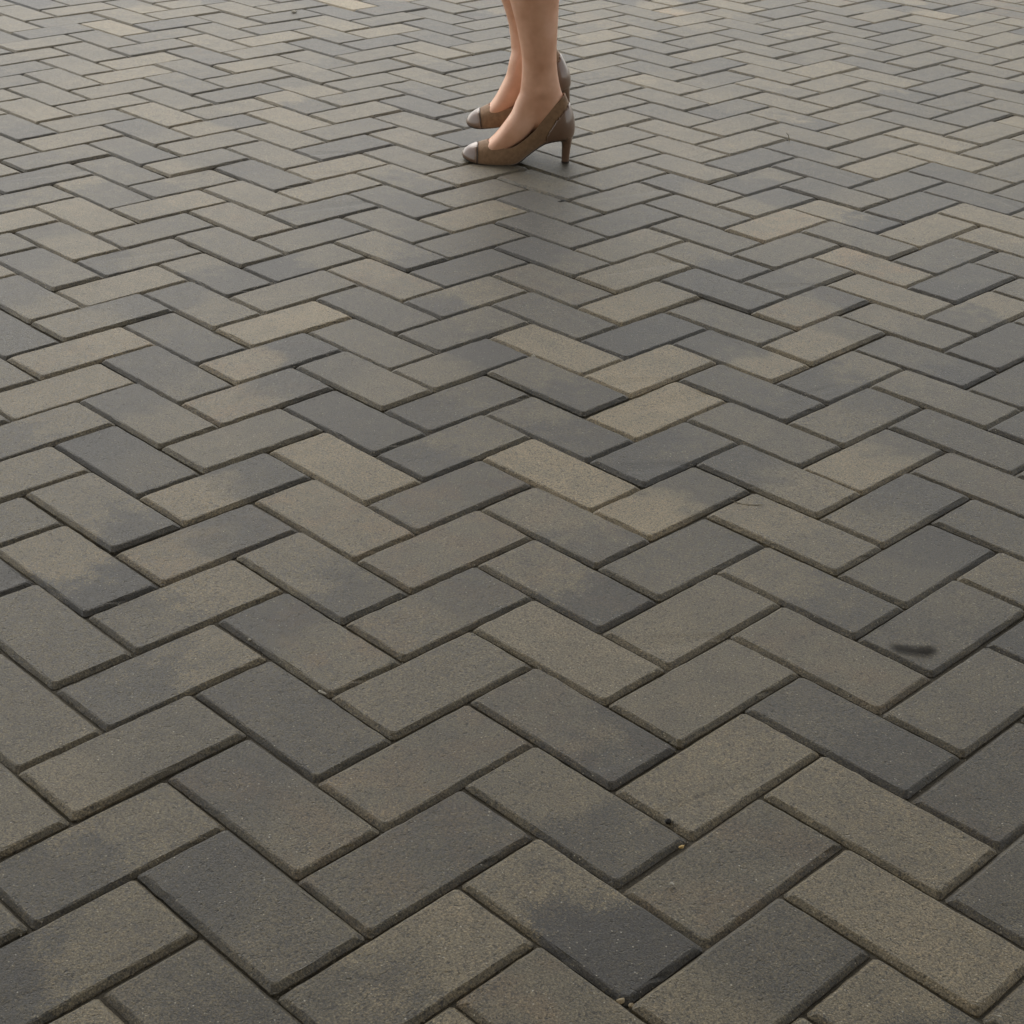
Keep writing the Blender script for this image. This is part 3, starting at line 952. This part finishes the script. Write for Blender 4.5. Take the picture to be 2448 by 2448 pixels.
stalk('dry_stalk', [(0.1790, 0.7460, 0.0016), (0.1860, 0.7385, 0.0012), (0.1950, 0.7342, 0.0010), (0.2070, 0.7335, 0.0010), (0.2185, 0.7340, 0.0018)], 0.00055,
      'thin curved dry stalk lying on a brick right of centre', 'stalk')
stalk('grass_blade', [(0.4938, 2.4545, -0.006), (0.4920, 2.4540, 0.006), (0.4890, 2.4535, 0.014), (0.4840, 2.4530, 0.019)], 0.0009,
      'tiny straw blade sticking up from a joint right of the shoe', 'grass')


# damp smear on one brick at the right
def stain_material():
    g = NT('damp_smear')
    tc = g.n('ShaderNodeTexCoord')
    P = tc.outputs['Object']
    at = g.n('ShaderNodeAttribute', attribute_name='edge')
    n_ = g.noise(P, 60.0, 3.0, 0.6)
    a = g.math('MULTIPLY', g.maprange(g.math('ADD', at.outputs['Fac'], g.math('MULTIPLY', g.math('SUBTRACT', n_, 0.5), 1.3)), 0.15, 0.9, 0.0, 1.0), 0.72)
    g.b.inputs['Base Color'].default_value = (0.014, 0.012, 0.010, 1)
    g.b.inputs['Roughness'].default_value = 0.95
    g.b.inputs['Specular IOR Level'].default_value = 0.1
    g.l(a, g.b.inputs['Alpha'])
    return g.m


sv, sf, se = [], [], []
NS = 32
SC = Vector((0.346, 0.4015))
for r_, e_ in ((0.0, 1.0), (0.4, 0.85), (0.7, 0.45), (1.0, 0.0)):
    for k in range(NS):
        t = 2 * math.pi * k / NS
        w_ = 1 + 0.35 * mnoise.noise(Vector((math.cos(t), math.sin(t), 3.7)))
        a_, b_ = 0.036 * r_ * w_ * math.cos(t), 0.0135 * r_ * w_ * math.sin(t)
        sv.append((SC.x + a_ * 0.99 + b_ * 0.35, SC.y - a_ * 0.16 + b_ + 0.30 * a_ * a_ / 0.036, 0.0))
        se.append(e_)
for q in range(3):
    for k in range(NS):
        j = (k + 1) % NS
        sf.append((q * NS + k, (q + 1) * NS + k, (q + 1) * NS + j, q * NS + j))
stain = mesh_obj('damp_smear', sv, sf, stain_material(), pavement)
stain.location.z = 0.0062 + 0.0022
at_ = stain.data.attributes.new('edge', 'FLOAT', 'POINT')
at_.data.foreach_set('value', se)


# loose grit swept into the joints and scattered thinly over the bricks
rng = random.Random(77)
gv, gf = [], []
OCT = [(1, 0, 0), (-1, 0, 0), (0, 1, 0), (0, -1, 0), (0, 0, 1), (0, 0, -1)]
OCF = [(0, 2, 4), (2, 1, 4), (1, 3, 4), (3, 0, 4), (2, 0, 5), (1, 2, 5), (3, 1, 5), (0, 3, 5)]
for kind, i, j in SINGLE:
    c = U * i + V * j
    a, b = (U, V * 2) if kind == 'F' else (U * 2, V)
    for _ in range(12):
        r = rng.random()
        if r < 0.44: p = c + a * rng.random() + b * rng.gauss(0, 0.012)
        elif r < 0.88: p = c + b * rng.random() + a * rng.gauss(0, 0.012)
        else: p = c + a * rng.random() + b * rng.random()
        joint = r < 0.88
        sz = rng.uniform(0.0005, 0.0012) if joint else rng.uniform(0.0004, 0.0008)
        z = -0.0040 if joint else 0.0005
        o_ = len(gv)
        for q in OCT:
            k_ = sz * rng.uniform(0.6, 1.3)
            gv.append((p.x + q[0] * k_, p.y + q[1] * k_, z + q[2] * k_ * 0.8))
        gf += [tuple(o_ + t for t in q) for q in OCF]


def grit_material():
    g = NT('loose_grit')
    tc = g.n('ShaderNodeTexCoord')
    vo = g.n('ShaderNodeTexVoronoi')
    g.l(tc.outputs['Object'], vo.inputs['Vector'])
    vo.inputs['Scale'].default_value = 120.0
    sp = g.n('ShaderNodeSeparateColor')
    g.l(vo.outputs['Color'], sp.inputs[0])
    g.l(g.ramp(sp.outputs[0], [(0.0, (0.05, 0.042, 0.03)), (0.5, (0.14, 0.12, 0.085)), (0.85, (0.28, 0.24, 0.17)), (1.0, (0.50, 0.46, 0.38))]), g.b.inputs['Base Color'])
    g.b.inputs['Roughness'].default_value = 0.9
    return g.m


grit_field = mesh_obj('loose_grit', gv, gf, grit_material(), pavement)
grit_field.location.z = 0.0062
tag(grit_field, kind='stuff')
